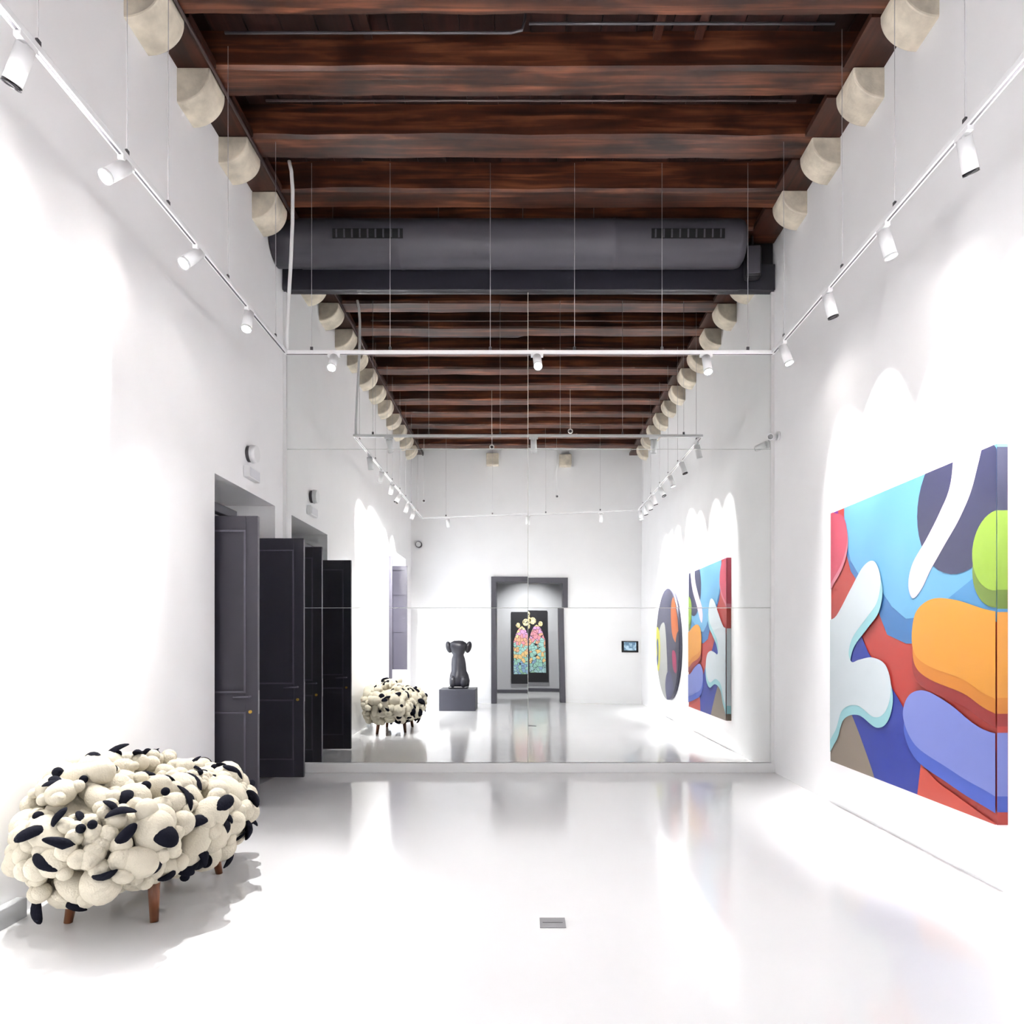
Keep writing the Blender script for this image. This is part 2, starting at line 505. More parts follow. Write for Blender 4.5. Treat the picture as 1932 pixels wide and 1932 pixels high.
def shutter(y, xa, xb, za, zb, label, n):
    s = thing('window_shutter', label, 'shutter', (xa, y, za))
    w, h = xb - xa, zb - za
    f = MB()
    f.box(0, 0.06, 0, 0.035, 0, h).box(w - 0.06, w, 0, 0.035, 0, h)
    for z in (0, h * 0.36, h * 0.72, h - 0.08):
        f.box(0.06, w - 0.06, 0, 0.035, z, z + 0.08)
    f.build('shutter_frame', M_DOOR, s)
    for a, b in ((0.08, h * 0.36), (h * 0.36 + 0.08, h * 0.72), (h * 0.72 + 0.08, h - 0.08)):
        MB().box(0.06, w - 0.06, 0.008, 0.027, a, b).build('shutter_panel', M_DOOR, s)
    return s
shutter(1.14, XL - 0.30, -2.336, 0.86, 2.92, 'grey panelled window shutter folded out into the room', 1)
shutter(1.60, XL - 0.45, -2.545, 0.42, 3.06, 'taller grey shutter almost flat in the window recess', 1)

# doorway frame in the back wall and the vestibule beyond it
fr = MB()
fy0, fy1 = YB - 0.32, YB + 0.05
fr.box(DX0 - 0.10, DX0 + 0.02, fy0, fy1, 0, DZ + 0.10).box(DX1 - 0.02, DX1 + 0.10, fy0, fy1, 0, DZ + 0.10)
fr.box(DX0 + 0.02, DX1 - 0.02, fy0, fy1, DZ - 0.02, DZ + 0.10)
struct(fr.build('door_3', M_FRAME), 'dark grey frame of the open doorway behind the camera', 'doorway')
VY = -4.18
vs_ = MB()
vs_.box(-2.2, 2.3, VY - 0.2, VY, -0.12, 3.9)
struct(vs_.build('wall_vestibule', M_GREYWALL), 'grey wall of the room beyond the doorway', 'wall')
vs_ = MB()
vs_.box(-2.3, -2.2, VY, YB - 0.3, -0.12, 3.9).box(2.3, 2.4, VY, YB - 0.3, -0.12, 3.9)
struct(vs_.build('wall_vestibule_side', M_GREYWALL), 'grey side walls of the room beyond the doorway', 'wall')
struct(MB().box(-2.3, 2.4, VY - 0.2, YB - 0.3, 3.9, 4.0).build('ceiling_vestibule', M_TRIM), 'white ceiling of the room beyond the doorway', 'ceiling')
struct(MB().box(-2.3, 2.4, VY - 0.2, YB, -0.14, -0.002).build('floor_vestibule', M_FLOOR), 'white floor of the room beyond the doorway', 'floor')
struct(MB().box(-2.2, 2.3, VY, VY + 0.02, 0.02, 0.10).build('strip_vestibule', M_FRAME), 'dark strip low on the wall in the room beyond the doorway', 'baseboard')  # thin dark strip just above the floor on the far wall

# ------------------------------------------------------------------ box beam, duct and speaker over the mirror
tag(MB().box(XL + 0.005, XR - 0.005, D - 0.055, D + 0.028, 5.175, 5.45).build('box_beam', M_BEAMBOX, bevel=0.006), 'dark grey box beam capping the top of the mirror', 'beam')
duct = thing('air_duct', 'fat grey round air duct spanning under the timber ceiling', 'air duct', (0, 0.967 * D, 5.549))
n = 32; rD = 0.235
mb = MB()
stations = [(XL + 0.01, rD * 0.97), (-2.35, rD * 0.97), (-2.34, rD), (-1.3, rD), (-1.295, rD * 1.012), (-1.27, rD * 1.012), (-1.265, rD),
            (-0.37, rD), (-0.365, rD * 1.012), (-0.34, rD * 1.012), (-0.335, rD), (0.9, rD), (0.905, rD * 1.012), (0.93, rD * 1.012), (0.935, rD),
            (2.19, rD), (2.25, rD * 0.93), (2.27, rD * 0.8)]
vs = []; fs = []
for x, r in stations:
    for k in range(n):
        t = 2 * math.pi * k / n
        vs.append((x, r * math.cos(t), r * math.sin(t)))
for i in range(len(stations) - 1):
    for k in range(n):
        fs.append((i * n + k, i * n + (k + 1) % n, (i + 1) * n + (k + 1) % n, (i + 1) * n + k))
fs.append(tuple(range(n))); fs.append(tuple(len(vs) - n + k for k in range(n)))
mb.add(vs, fs, True); mb.build('duct_body', M_DUCT, duct)
for xa, xb in ((-1.94, -1.23), (1.28, 2.02)):
    g = MB(); th = R(185)
    for s0, s1, rr in ((th - 0.20, th + 0.20, rD + 0.006),):
        k = 6
        vs = []
        for i in range(k + 1):
            t = s0 + (s1 - s0) * i / k
            for x in (xa, xb):
                for r in (rD - 0.01, rr):
                    vs.append((x, r * math.cos(t), r * math.sin(t)))
        fs = []
        for i in range(k):
            a = i * 4; b = a + 4
            fs += [(a + 1, a + 3, b + 3, b + 1), (a, a + 1, b + 1, b), (a + 2, a + 3, b + 3, b + 2), (a, a + 2, b + 2, b)]
        fs += [(0, 1, 3, 2), (k * 4, k * 4 + 1, k * 4 + 3, k * 4 + 2)]
        g.add(vs, fs)
    gr = g.build('duct_grille', M_SLOT, duct)
    nb = 9
    for i in range(nb):
        x = xa + (xb - xa) * (i + 0.5) / nb
        t = th
        MB().box(x - 0.008, x + 0.008, -0.004, 0.004, -0.040, 0.040).build('grille_vane', M_DUCT, gr,
            (0, (rD + 0.006) * math.cos(t), (rD + 0.006) * math.sin(t))).rotation_euler = (t - math.pi, 0, 0)
for x in (-2.0, -0.9, -0.02, 0.72, 1.6):
    MB().cyl((x, 0, rD - 0.01), (x, 0, ZT - 5.549), 0.004, n=6).build('hanger_rod', M_CLIP, duct)
sp = thing('wall_speaker', 'small dark grey speaker hung beside the duct end', 'speaker', (2.41, 7.465, 5.42))
sp.rotation_euler = (0, 0, R(-4))
MB().box(-0.085, 0.085, -0.065, 0.065, -0.175, 0.175).build('speaker_cabinet', M_BLACK, sp, bevel=0.035)
MB().box(-0.066, 0.066, -0.072, -0.064, -0.145, 0.145).build('speaker_grille', M_DUCT, sp, bevel=0.004)
MB().cyl((0.0, 0.0, 0.16), (0.0, 0.0, 0.29), 0.012, n=8).build('speaker_bracket', M_CLIP, sp)

# conduits on the ceiling
cd = MB().tube([(XL + 0.27, YB + 0.02, ZB - 0.02), (XL + 0.27, 0.967 * D - 0.25, ZB - 0.02)], 0.013)
tag(cd.build('ceiling_conduit', M_CONDUIT), 'thin brown conduit running along the left ends of the beams', 'conduit')
pts = [(-2.16, 0.668 * D, 5.79), (-0.10, 0.668 * D, 5.79), (-0.02, 0.668 * D, 5.81), (0.0, 0.668 * D, 5.88), (0.01, 0.668 * D, 5.97)]
tag(MB().tube(pts, 0.010).build('ceiling_conduit', M_CLIP), 'grey conduit between the two nearest beams, left half', 'conduit')
tag(MB().tube([(0.03, 0.664 * D, 5.83), (2.22, 0.664 * D, 5.83)], 0.010).build('ceiling_conduit', M_CLIP), 'grey conduit between the two nearest beams, right half', 'conduit')
tag(MB().tube([(-2.08, 0.745 * D, 5.752), (2.18, 0.745 * D, 5.752)], 0.009).build('ceiling_conduit', M_CONDUIT), 'long thin conduit behind the second beam from the camera', 'conduit')

# ================================================================== TRACK LIGHTING
ZTR = 4.0
XTL, XTR = -2.14, 2.225
YC = 0.832 * D
YBK_R, YBK_L = 0.19 * D, 0.06 * D
def track(name, p, q, label, wires):
    p = Vector(p); q = Vector(q)
    L = (q - p).length
    ang = math.atan2(q.y - p.y, q.x - p.x)
    t = thing(name, label, 'lighting track', p, ang, 'suspended lighting tracks')
    rail = MB().box(0, L, -0.017, 0.017, -0.016, 0.016)
    rail.build('rail', M_WMETAL, t, bevel=0.003)
    MB().box(0.02, L - 0.02, -0.006, 0.006, -0.0175, -0.0155).build('rail_slot', M_CLIP, t)
    for s in wires:
        lean = 0.0
        MB().cyl((s, 0, 0.05), (s, 0, ZB - ZTR), 0.0022, n=6).build('suspension_wire', M_WIRE, t)
        MB().box(s - 0.012, s + 0.012, -0.006, 0.006, 0.016, 0.05).build('wire_clip', M_CLIP, t)
    return t
def on(v):  # fractions of D
    return v * D
LW = [0.14, 0.25, 0.33, 0.408, 0.4993, 0.557, 0.669, 0.797]
track('lighting_track', (XTL, YBK_L, ZTR), (XTL, YC - 0.018, ZTR), 'white lighting track hung along the left wall', [on(v) - YBK_L for v in LW])
RW = [0.25, 0.36, 0.469, 0.558, 0.6505, 0.797]
track('lighting_track', (XTR, YBK_R, ZTR), (XTR, YC - 0.018, ZTR), 'white lighting track hung along the right wall above the canvas', [on(v) - YBK_R for v in RW])
CW = [(x - 990) * 0.832 / 175 for x in (588, 736, 925, 1084, 1249, 1411)]
track('lighting_track', (XTL - 0.017, YC, ZTR), (XTR + 0.017, YC, ZTR), 'white lighting track crossing the room in front of the mirror', [x - XTL + 0.017 for x in CW])
track('lighting_track', (XTL + 0.02, YBK_L - 0.02, ZTR), (XTR, YBK_R - 0.02, ZTR), 'slanting lighting track above the camera, seen in the mirror', [0.5, 1.5, 2.6, 3.7])

# spotlights -------------------------------------------------------
head_body = MB().cyl((0, 0, 0.0), (0, 0, -0.165), 0.038, n=24).mesh('lamp_body', M_WMETAL)
ring = MB()
ring_n = 24
vs = []; fs = []
prof = [(0.039, -0.158), (0.039, -0.172), (0.033, -0.172), (0.033, -0.160)]
for r, z in prof:
    for k in range(ring_n):
        t = 2 * math.pi * k / ring_n
        vs.append((r * math.cos(t), r * math.sin(t), z))
for i in range(len(prof)):
    j = (i + 1) % len(prof)
    for k in range(ring_n):
        fs.append((i * ring_n + k, i * ring_n + (k + 1) % ring_n, j * ring_n + (k + 1) % ring_n, j * ring_n + k))
ring.add(vs, fs, True)
head_ring = ring.mesh('trim_ring', M_LENSOFF)
head_ring_lit = ring.mesh('trim_ring', M_WMETAL)
lens_on = MB().cyl((0, 0, -0.163), (0, 0, -0.1665), 0.0325, n=20).mesh('lens', M_LENS)
lens_off = MB().cyl((0, 0, -0.163), (0, 0, -0.1665), 0.0325, n=20).mesh('lens', M_LENSOFF)
adapter_me = MB().box(-0.055, 0.055, -0.016, 0.016, -0.040, -0.016).mesh('track_adapter', M_WMETAL)
arm_me = MB().cyl((0, 0, -0.035), (0, 0, -0.060), 0.012, n=12).mesh('swivel_arm', M_WMETAL)

def spot(pos, target, label, watts, lit=True, cone=60, blend=0.6, along=0.0, rad=0.035, group=None):
    t = thing('track_spotlight', label, 'spotlight', pos, 0, group or 'track spotlights')
    a = link_mesh('track_adapter', adapter_me, t, rot=(0, 0, along))
    link_mesh('swivel_arm', arm_me, t)
    hp = Vector((0, 0, -0.045))
    d = (Vector(target) - (Vector(pos) + hp)).normalized()
    q = d.to_track_quat('-Z', 'Y').to_euler()
    body = link_mesh('lamp_body', head_body, t, hp, q)
    link_mesh('trim_ring', head_ring_lit if lit else head_ring, body)
    link_mesh('lens', lens_on if lit else lens_off, body)
    if watts > 0:
        ld = bpy.data.lights.new('lamp_beam', 'SPOT')
        ld.energy = watts * POWER
        ld.spot_size = R(cone)
        ld.spot_blend = blend
        ld.shadow_soft_size = rad
        ld.color = (1.0, 0.985, 0.965)
        lo = bpy.data.objects.new('lamp_beam', ld)
        col.objects.link(lo)
        lo.parent = t
        lo.location = hp + d * 0.18
        lo.rotation_euler = q
    return t

PI2 = math.pi / 2
# left track
W = 300
for f, lab, lit, tg, w, cone in (
        (0.398, 'white track spotlight at the top left, its lens turned away', False, (XL - 0.1, on(0.42), 2.95), W * 1.6, 62),
        (0.498, 'lit spotlight nearest the camera on the left track', True, (XL, on(0.37), 2.8), W * 1.7, 80),
        (0.609, 'lit spotlight in the middle of the left track', True, (XL, on(0.48), 2.8), W * 1.7, 68),
        (0.720, 'lit spotlight nearest the mirror on the left track', True, (-2.0, on(0.50), 0.2), W * 0.8, 48),
        (0.29, 'spotlight on the left track seen only in the mirror, middle one', True, (XL, on(0.27), 2.8), W * 1.7, 68),
        (0.20, 'spotlight on the left track seen only in the mirror, farthest one', True, (XL, on(0.16), 2.8), W * 0.6, 60)):
    spot((XTL, on(f), ZTR), tg, lab, w, lit, cone, 1.0, PI2)
# right track
for f, lab, lit, tg, w, cone in (
        (0.470, 'large white spotlight on the right track nearest the camera, unlit side', False, (XR - 0.02, on(0.51), 2.95), W * 1.2, 70),
        (0.576, 'lit spotlight above the near half of the colourful canvas', True, (XR - 0.02, on(0.58), 2.6), W * 0.8, 60),
        (0.682, 'white spotlight above the far half of the colourful canvas', False, (XR - 0.02, on(0.70), 2.6), W * 0.8, 60),
        (0.800, 'lit spotlight at the corner of the right and crossing tracks', True, (XR - 0.02, on(0.76), 2.4), W * 0.4, 58),
        (0.390, 'spotlight on the right track seen in the mirror, nearest the canvas', False, (XR - 0.02, on(0.36), 2.7), W * 1.1, 62),
        (0.330, 'spotlight on the right track seen in the mirror, above the round canvas', False, (XR - 0.02, on(0.28), 2.7), W * 0.9, 60),
        (0.265, 'spotlight on the right track seen in the mirror, second from its end', False, (XR - 0.02, on(0.22), 2.7), W * 0.9, 60),
        (0.205, 'lit spotlight on the right track seen in the mirror, at its end', True, (XR - 0.1, on(0.22), 2.0), W * 0.2, 60)):
    spot((XTR, on(f), ZTR), tg, lab, w, lit, cone, 1.0, PI2)
# crossing track in front of the mirror
spot((-1.71, YC, ZTR), (-1.55, 3.2, 0.0), 'lit spotlight at the left end of the crossing track', W * 0.2, True, 80, 1.0)
spot((0.11, YC, ZTR), (0.35, 2.6, 0.0), 'brightly lit spotlight in the middle of the crossing track', W * 0.1, True, 90, 1.0)
spot((1.626, YC, ZTR), (1.7, 4.6, 0.0), 'lit spotlight at the right end of the crossing track', W * 0.1, True, 90, 1.0)
# slanting track behind: lights the wall behind the camera
def bk(s):
    return (XTL + 0.02 + (XTR - XTL) * s, YBK_L - 0.02 + (YBK_R - YBK_L) * s, ZTR)
spot(bk(0.12), (-1.4, -0.6, 0.9), 'small spotlight on the slanting track above the dark sculpture', W * 0.07, True, 80, 1.0)
spot(bk(0.50), (0.0, -0.2, 1.0), 'lit spotlight in the middle of the slanting track', W * 0.06, True, 90, 1.0)
spot(bk(0.83), (1.6, -0.5, 1.2), 'lit spotlight at the right of the slanting track', W * 0.08, True, 85, 1.0)
# one spot in the vestibule, above its picture
vt = thing('ceiling_spotlight', 'white ceiling spotlight in the room beyond the doorway', 'spotlight', (0.1, VY + 1.5, 3.9))
MB().cyl((0, 0, 0), (0, 0, -0.16), 0.045, n=20).build('lamp_body', M_WMETAL, vt)
ld = bpy.data.lights.new('lamp_beam', 'SPOT'); ld.energy = 210 * POWER; ld.spot_size = R(85); ld.spot_blend = 0.8; ld.shadow_soft_size = 0.04
lo = bpy.data.objects.new('lamp_beam', ld); col.objects.link(lo); lo.parent = vt; lo.location = (0, 0, -0.18)
lo.rotation_euler = (Vector((0.15, VY, 0.7)) - Vector((0.1, VY + 1.5, 3.7))).to_track_quat('-Z', 'Y').to_euler()

# feed cable dropping to the left corner of the tracks
yc = YC - 0.01
pts = [(XTL + 0.03, yc, ZB + 0.01), (XTL + 0.05, yc, ZB - 0.08), (XTL + 0.062, yc, ZB - 0.25), (XTL + 0.06, yc, ZB - 0.55), (XTL + 0.045, yc, ZB - 0.9),
       (XTL + 0.025, yc, ZB - 1.25), (XTL + 0.012, yc, ZB - 1.55), (XTL + 0.01, yc, ZTR + 0.02)]
tag(MB().tube(pts, 0.016, 10).build('feed_cable', M_CABLE), 'thick white cable dropping to the corner of the tracks', 'cable')

# small sensors on long drop wires (seen in the mirror)
for (px, py, dd, lab) in ((928, 843, 1.62, 'small white ring sensor on a drop wire, left of the mirror joint'),
                          (1076, 814, 1.58, 'small white sensor on a drop wire, right of the mirror joint'),
                          (800, 945, 1.98, 'small sensor on a drop wire near the wall behind, on the left'),
                          (1050, 935, 1.98, 'small sensor on a drop wire near the wall behind, on the right')):
    X = (px - 990) * dd / 175; Z = 1.4 + (1212 - py) * dd / 175; Y = (2 - dd) * D
    s = thing('drop_sensor', lab, 'sensor', (X, Y, Z), 0, 'sensors on drop wires')
    rg = MB(); k = 20
    rg.tube([(0.035 * math.cos(2 * math.pi * i / k), 0, 0.035 * math.sin(2 * math.pi * i / k)) for i in range(k + 1)], 0.010, 8)
    rg.build('sensor_ring', M_WMETAL, s)
    MB().cyl((0, -0.006, 0), (0, 0.006, 0), 0.022, n=14).build('sensor_eye', M_CLIP, s)
    MB().cyl((0, 0, 0.04), (0, 0, ZB - Z + 0.1), 0.004, n=6).build('drop_wire', M_CABLE, s)

# ------------------------------------------------------------------ fixtures on the walls
al = thing('alarm_sounder', 'round white alarm sounder on the left wall above the doors', 'alarm', (XL, 0.872 * D, 3.17))
MB().cyl((0, 0, 0), (0.035, 0, 0), 0.075, n=24).build('backplate', M_CLIP, al)
MB().cyl((0.035, 0, 0), (0.085, 0, 0), 0.085, 0.078, n=24).build('sounder_cap', M_WMETAL, al)
el = thing('emergency_light', 'white rectangular emergency light under the round alarm', 'emergency light', (XL, 0.875 * D, 2.985))
MB().box(0, 0.055, -0.14, 0.14, -0.055, 0.055).build('light_housing', M_WMETAL, el, bevel=0.008)
MB().box(0.055, 0.058, -0.12, 0.12, -0.04, 0.04).build('diffuser', mat('diffuser_grey', (0.72, 0.72, 0.76), rough=0.3), el)
a2 = thing('alarm_sounder', 'grey round siren high on the wall behind, by the window', 'alarm', (-2.42, YB, 3.64))
MB().cyl((0, 0, 0), (0, 0.05, 0), 0.075, n=24).build('backplate', M_CLIP, a2)
MB().cyl((0, 0.05, 0), (0, 0.10, 0), 0.062, 0.05, n=24).build('sounder_cap', M_WMETAL, a2)
sc_ = thing('security_camera', 'small white security camera on the right wall beside the mirror', 'camera', (XR, D - 0.16, 3.58))
MB().cyl((0, 0, 0), (-0.025, 0, 0), 0.045, n=18).build('mount', M_WMETAL, sc_)
MB().cyl((-0.02, 0, 0), (-0.06, -0.02, -0.01), 0.014, n=10).build('bracket', M_WMETAL, sc_)
cb_ = MB().cyl((-0.035, 0.03, -0.005), (-0.115, -0.07, -0.03), 0.034, n=18).build('camera_body', M_WMETAL, sc_)
MB().cyl((-0.115, -0.07, -0.03), (-0.120, -0.076, -0.0315), 0.026, n=18).build('lens', M_LENSOFF, sc_)

# information screen on the wall behind
def screen_mat():
    m = bpy.data.materials.new('info_screen'); m.use_nodes = True
    nt = m.node_tree; b = nt.nodes['Principled BSDF']
    tc = nt.nodes.new('ShaderNodeTexCoord'); n = nt.nodes.new('ShaderNodeTexNoise'); n.inputs['Scale'].default_value = 14; n.inputs['Detail'].default_value = 3
    r = nt.nodes.new('ShaderNodeValToRGB')
    r.color_ramp.elements[0].position = 0.42; r.color_ramp.elements[0].color = (*hexc('4f6d86'), 1)
    r.color_ramp.elements[1].position = 0.62; r.color_ramp.elements[1].color = (*hexc('a9c2d4'), 1)
    nt.links.new(tc.outputs['Object'], n.inputs['Vector']); nt.links.new(n.outputs['Fac'], r.inputs[0])
    nt.links.new(r.outputs[0], b.inputs['Emission Color']); b.inputs['Emission Strength'].default_value = 0.55
    b.inputs['Base Color'].default_value = (0.02, 0.03, 0.04, 1); b.inputs['Roughness'].default_value = 0.2
    return m
sn = thing('wall_screen', 'small black framed screen with a blue display on the wall behind', 'screen', (2.43, YB, 1.31))
MB().box(-0.185, 0.185, 0, 0.03, -0.13, 0.13).build('screen_frame', M_BLACK, sn, bevel=0.006)
MB().box(-0.135, 0.135, 0.03, 0.032, -0.085, 0.105).build('display', screen_mat(), sn)

# ------------------------------------------------------------------ floor box and acrylic block
fb = thing('floor_box', 'small square grey socket cover set in the white floor', 'floor box', (0.139, 0.4625 * D, 0.0))
MB().box(-0.064, 0.064, -0.062, 0.062, 0.0, 0.004).build('cover_plate', M_STEEL, fb, bevel=0.001)
MB().box(-0.05, 0.05, -0.004, 0.0, 0.004, 0.005).build('lid_seam', M_CLIP, fb)
tag(MB().box(XL + 0.005, XL + 0.06, 3.38, 3.60, 0.0, 0.10).build('acrylic_block', M_GLASSY, bevel=0.004), 'clear acrylic block on the floor against the left wall', 'block')

# ================================================================== PICTURES
def spline(pts, n=8):
    """closed Catmull-Rom through the points"""
    out = []
    N = len(pts)
    for i in range(N):
        p0, p1, p2, p3 = (pts[(i + k - 1) % N] for k in range(4))
        for j in range(n):
            t = j / n
            out.append(tuple(0.5 * (2 * p1[a] + (p2[a] - p0[a]) * t + (2 * p0[a] - 5 * p1[a] + 4 * p2[a] - p3[a]) * t * t +
                                    (3 * p1[a] - p0[a] - 3 * p2[a] + p3[a]) * t ** 3) for a in (0, 1)))
    return out
def ellipse(cx, cy, rx, ry, rot=0.0, n=40):
    c, s = math.cos(rot), math.sin(rot)
    return [(cx + rx * math.cos(t) * c - ry * math.sin(t) * s, cy + rx * math.cos(t) * s + ry * math.sin(t) * c)
            for t in (2 * math.pi * i / n for i in range(n))]
def clip(poly, conv):
    """Sutherland-Hodgman against a convex counter-clockwise polygon"""
    out = poly
    for i in range(len(conv)):
        a, b = conv[i], conv[(i + 1) % len(conv)]
        def side(p): return (b[0] - a[0]) * (p[1] - a[1]) - (b[1] - a[1]) * (p[0] - a[0])
        src, out = out, []
        for k in range(len(src)):
            p, q = src[k], src[(k + 1) % len(src)]
            sp_, sq_ = side(p), side(q)
            if sp_ >= 0: out.append(p)
            if sp_ * sq_ < 0:
                t = sp_ / (sp_ - sq_)
                out.append((p[0] + (q[0] - p[0]) * t, p[1] + (q[1] - p[1]) * t))
        if not out: return []
    return out
def inside(p, poly):
    r = False
    for i in range(len(poly)):
        a, b = poly[i], poly[i - 1]
        if (a[1] > p[1]) != (b[1] > p[1]) and p[0] < (b[0] - a[0]) * (p[1] - a[1]) / (b[1] - a[1]) + a[0]:
            r = not r
    return r
def shift(poly, du, dv):
    return [(u + du, v + dv) for u, v in poly]
def paint(h):
    return mat('paint_' + h, tuple(0.52 * v for v in hexc(h)), rough=0.45, noise=0.015, nscale=5)

def canvas_patches(root, size, patches, region, half):
    """flat painted areas lying on the front of a canvas on the right wall; u runs away from the mirror, v upwards"""
    for k, (h, poly) in enumerate(patches):
        c = clip(poly, region)
        if len(c) < 3: continue
        x = -half - 0.0006 * (k + 1)
        vs = [(x, size / 2 - u * size, (v - 0.5) * size) for u, v in c]
        mb = MB(); mb.add(vs, [tuple(range(len(vs)))])
        o = mb.build('painted_shape', paint(h), root, fix=False)

SQ = [(0, 0), (1, 0), (1, 1), (0, 1)]
big = thing('square_canvas', 'large square abstract canvas in red, blue, orange and white', 'painting', (XR - 0.03, 0.655 * D, 1.445))
S = 2.12
MB().box(-0.03, 0.03, -S / 2, S / 2, -S / 2, S / 2).build('canvas', paint('C33A31'), big)
field = [(0.115, 1.2), (0.12, 0.90), (0.17, 0.79), (0.27, 0.70), (0.40, 0.66), (0.47, 0.60), (0.56, 0.555), (0.70, 0.56), (0.84, 0.60), (1.2, 0.66), (1.2, 1.2)]
field_lo = [(0.115, 1.2), (0.115, 0.86), (0.17, 0.75), (0.28, 0.66), (0.38, 0.585), (0.44, 0.505), (0.56, 0.475), (0.70, 0.475), (0.84, 0.52), (1.2, 0.58), (1.2, 1.2)]
wave = spline([(-0.1, 0.05), (0.04, 0.12), (0.11, 0.215), (0.23, 0.245), (0.36, 0.215), (0.44, 0.245), (0.475, 0.325), (0.44, 0.40), (0.35, 0.425),
               (0.25, 0.415), (0.19, 0.405), (0.165, 0.44), (0.20, 0.50), (0.30, 0.565), (0.38, 0.62), (0.405, 0.70), (0.36, 0.765), (0.28, 0.755), (0.18, 0.68), (0.06, 0.585), (-0.1, 0.50)])
orange = spline([(0.60, 0.50), (0.625, 0.575), (0.71, 0.61), (0.83, 0.60), (1.0, 0.56), (1.2, 0.55), (1.2, 0.31), (0.98, 0.335), (0.86, 0.375), (0.70, 0.405), (0.62, 0.44)])
peri = spline([(0.55, 0.235), (0.58, 0.305), (0.67, 0.33), (0.80, 0.30), (0.95, 0.245), (1.2, 0.22), (1.2, 0.06), (0.94, 0.085), (0.78, 0.115), (0.62, 0.155)])
ribbon = spline([(0.60, 0.62), (0.575, 0.665), (0.60, 0.73), (0.68, 0.80), (0.75, 0.87), (0.80, 0.94), (0.84, 1.1), (0.96, 1.1), (0.91, 0.93), (0.85, 0.84), (0.77, 0.765), (0.70, 0.70), (0.65, 0.645)])
leafg = ellipse(1.0, 0.72, 0.10, 0.105)
rose = spline([(-0.1, 0.99), (0.07, 0.985), (0.13, 0.945), (0.145, 0.87), (0.11, 0.80), (0.04, 0.745), (-0.1, 0.68)])
patches = [
    ('8B2BA8', [(-0.1, 0.96), (0.06, 0.97), (0.07, 1.1), (-0.1, 1.1)]),
    ('3A77B5', field_lo), ('6FB3DE', field), ('4F95CB', [(0.77, 0.60), (0.90, 0.655), (1.1, 0.70), (1.1, 0.52), (0.9, 0.545)]),
    ('33355A', ellipse(0.83, 0.875, 0.205, 0.20)),
    ('EFDDEB', ribbon),
    ('6E8A2A', shift(leafg, 0, -0.045)), ('9ABF3D', leafg),
    ('E98A9D', shift(rose, 0.006, -0.02)), ('D64B66', rose),
    ('2138A8', [(0.10, 0.48), (0.24, 0.525), (0.315, 0.44), (0.42, 0.37), (0.52, 0.29), (0.60, 0.22), (0.66, 0.12), (0.61, -0.1), (0.30, -0.1), (0.12, 0.24)]),
    ('978878', spline([(0.13, 0.25), (0.19, 0.20), (0.28, 0.10), (0.37, -0.02), (0.40, -0.12), (-0.1, -0.12), (-0.1, 0.02), (0.05, 0.16)])),
    ('D9503F', [(0.61, -0.1), (0.65, 0.10), (0.74, 0.06), (1.1, -0.02), (1.1, -0.1)]),
    ('A32B2A', shift(orange, 0.0, -0.075)), ('E08B2B', shift(orange, 0.004, -0.04)), ('F0A33B', orange),
    ('4A66CF', shift(peri, 0.004, -0.045)), ('8794E2', peri),
    ('A9E2EA', shift(wave, 0.012, -0.035)), ('E6F1F7', wave),
]
canvas_patches(big, S, patches, SQ, 0.03)
# the painted design wraps round the two upright edges of the canvas
for u, yy in ((0.994, -S / 2 - 0.0006), (0.006, S / 2 + 0.0006)):
    run = []
    N = 120
    for i in range(N):
        v = (i + 0.5) / N
        h = 'C33A31'
        for hh, poly in patches:
            if inside((u, v), poly): h = hh
        if run and run[-1][0] == h: run[-1][2] = (i + 1) / N
        else: run.append([h, i / N, (i + 1) / N])
    for h, a, b in run:
        mb = MB(); z0, z1 = (a - 0.5) * S, (b - 0.5) * S
        mb.add([(-0.031, yy, z0), (0.028, yy, z0), (0.028, yy, z1), (-0.031, yy, z1)], [(0, 1, 2, 3)])
        mb.build('wrapped_edge', paint(h), big, fix=False)

disc = thing('round_canvas', 'round abstract canvas in slate, grey, orange and yellow, seen in the mirror', 'painting', (XR - 0.03, 0.2885 * D, 1.375))
S2 = 2.04
cn = MB()
cn.cyl((-0.03, 0, 0), (0.03, 0, 0), S2 / 2, n=56); cn.build('canvas', paint('55566F'), disc)
circ = ellipse(0.5, 0.5, 0.4985, 0.4985, n=56)
canvas_patches(disc, S2, [
    ('C9CAC6', spline([(0.62, 0.70), (0.80, 0.66), (0.98, 0.50), (1.1, 0.2), (0.8, -0.1), (0.48, -0.1), (0.46, 0.16), (0.50, 0.42), (0.54, 0.60)])),
    ('EE7F3F', spline([(0.30, 0.85), (0.16, 0.90), (-0.1, 0.75), (-0.05, 0.52), (0.14, 0.52), (0.28, 0.62)])),
    ('3F3F58', spline([(0.0, 0.60), (0.10, 0.56), (0.14, 0.40), (0.10, 0.24), (0.0, 0.2), (-0.1, 0.4)])),
    ('C92B6B', spline([(0.12, 0.42), (0.26, 0.44), (0.24, 0.30), (0.10, 0.26)])),
    ('F3F04A', spline([(0.84, 0.62), (0.97, 0.66), (1.1, 0.5), (0.98, 0.28), (0.86, 0.26), (0.80, 0.44)])),
    ('3E5D9B', spline([(0.90, 0.55), (0.96, 0.52), (0.94, 0.42), (0.99, 0.33), (0.92, 0.30), (0.88, 0.42)])),
    ('5C5E86', spline([(0.34, 0.26), (0.52, 0.22), (0.56, 0.08), (0.40, -0.05), (0.2, 0.08)])),
], circ, 0.03)

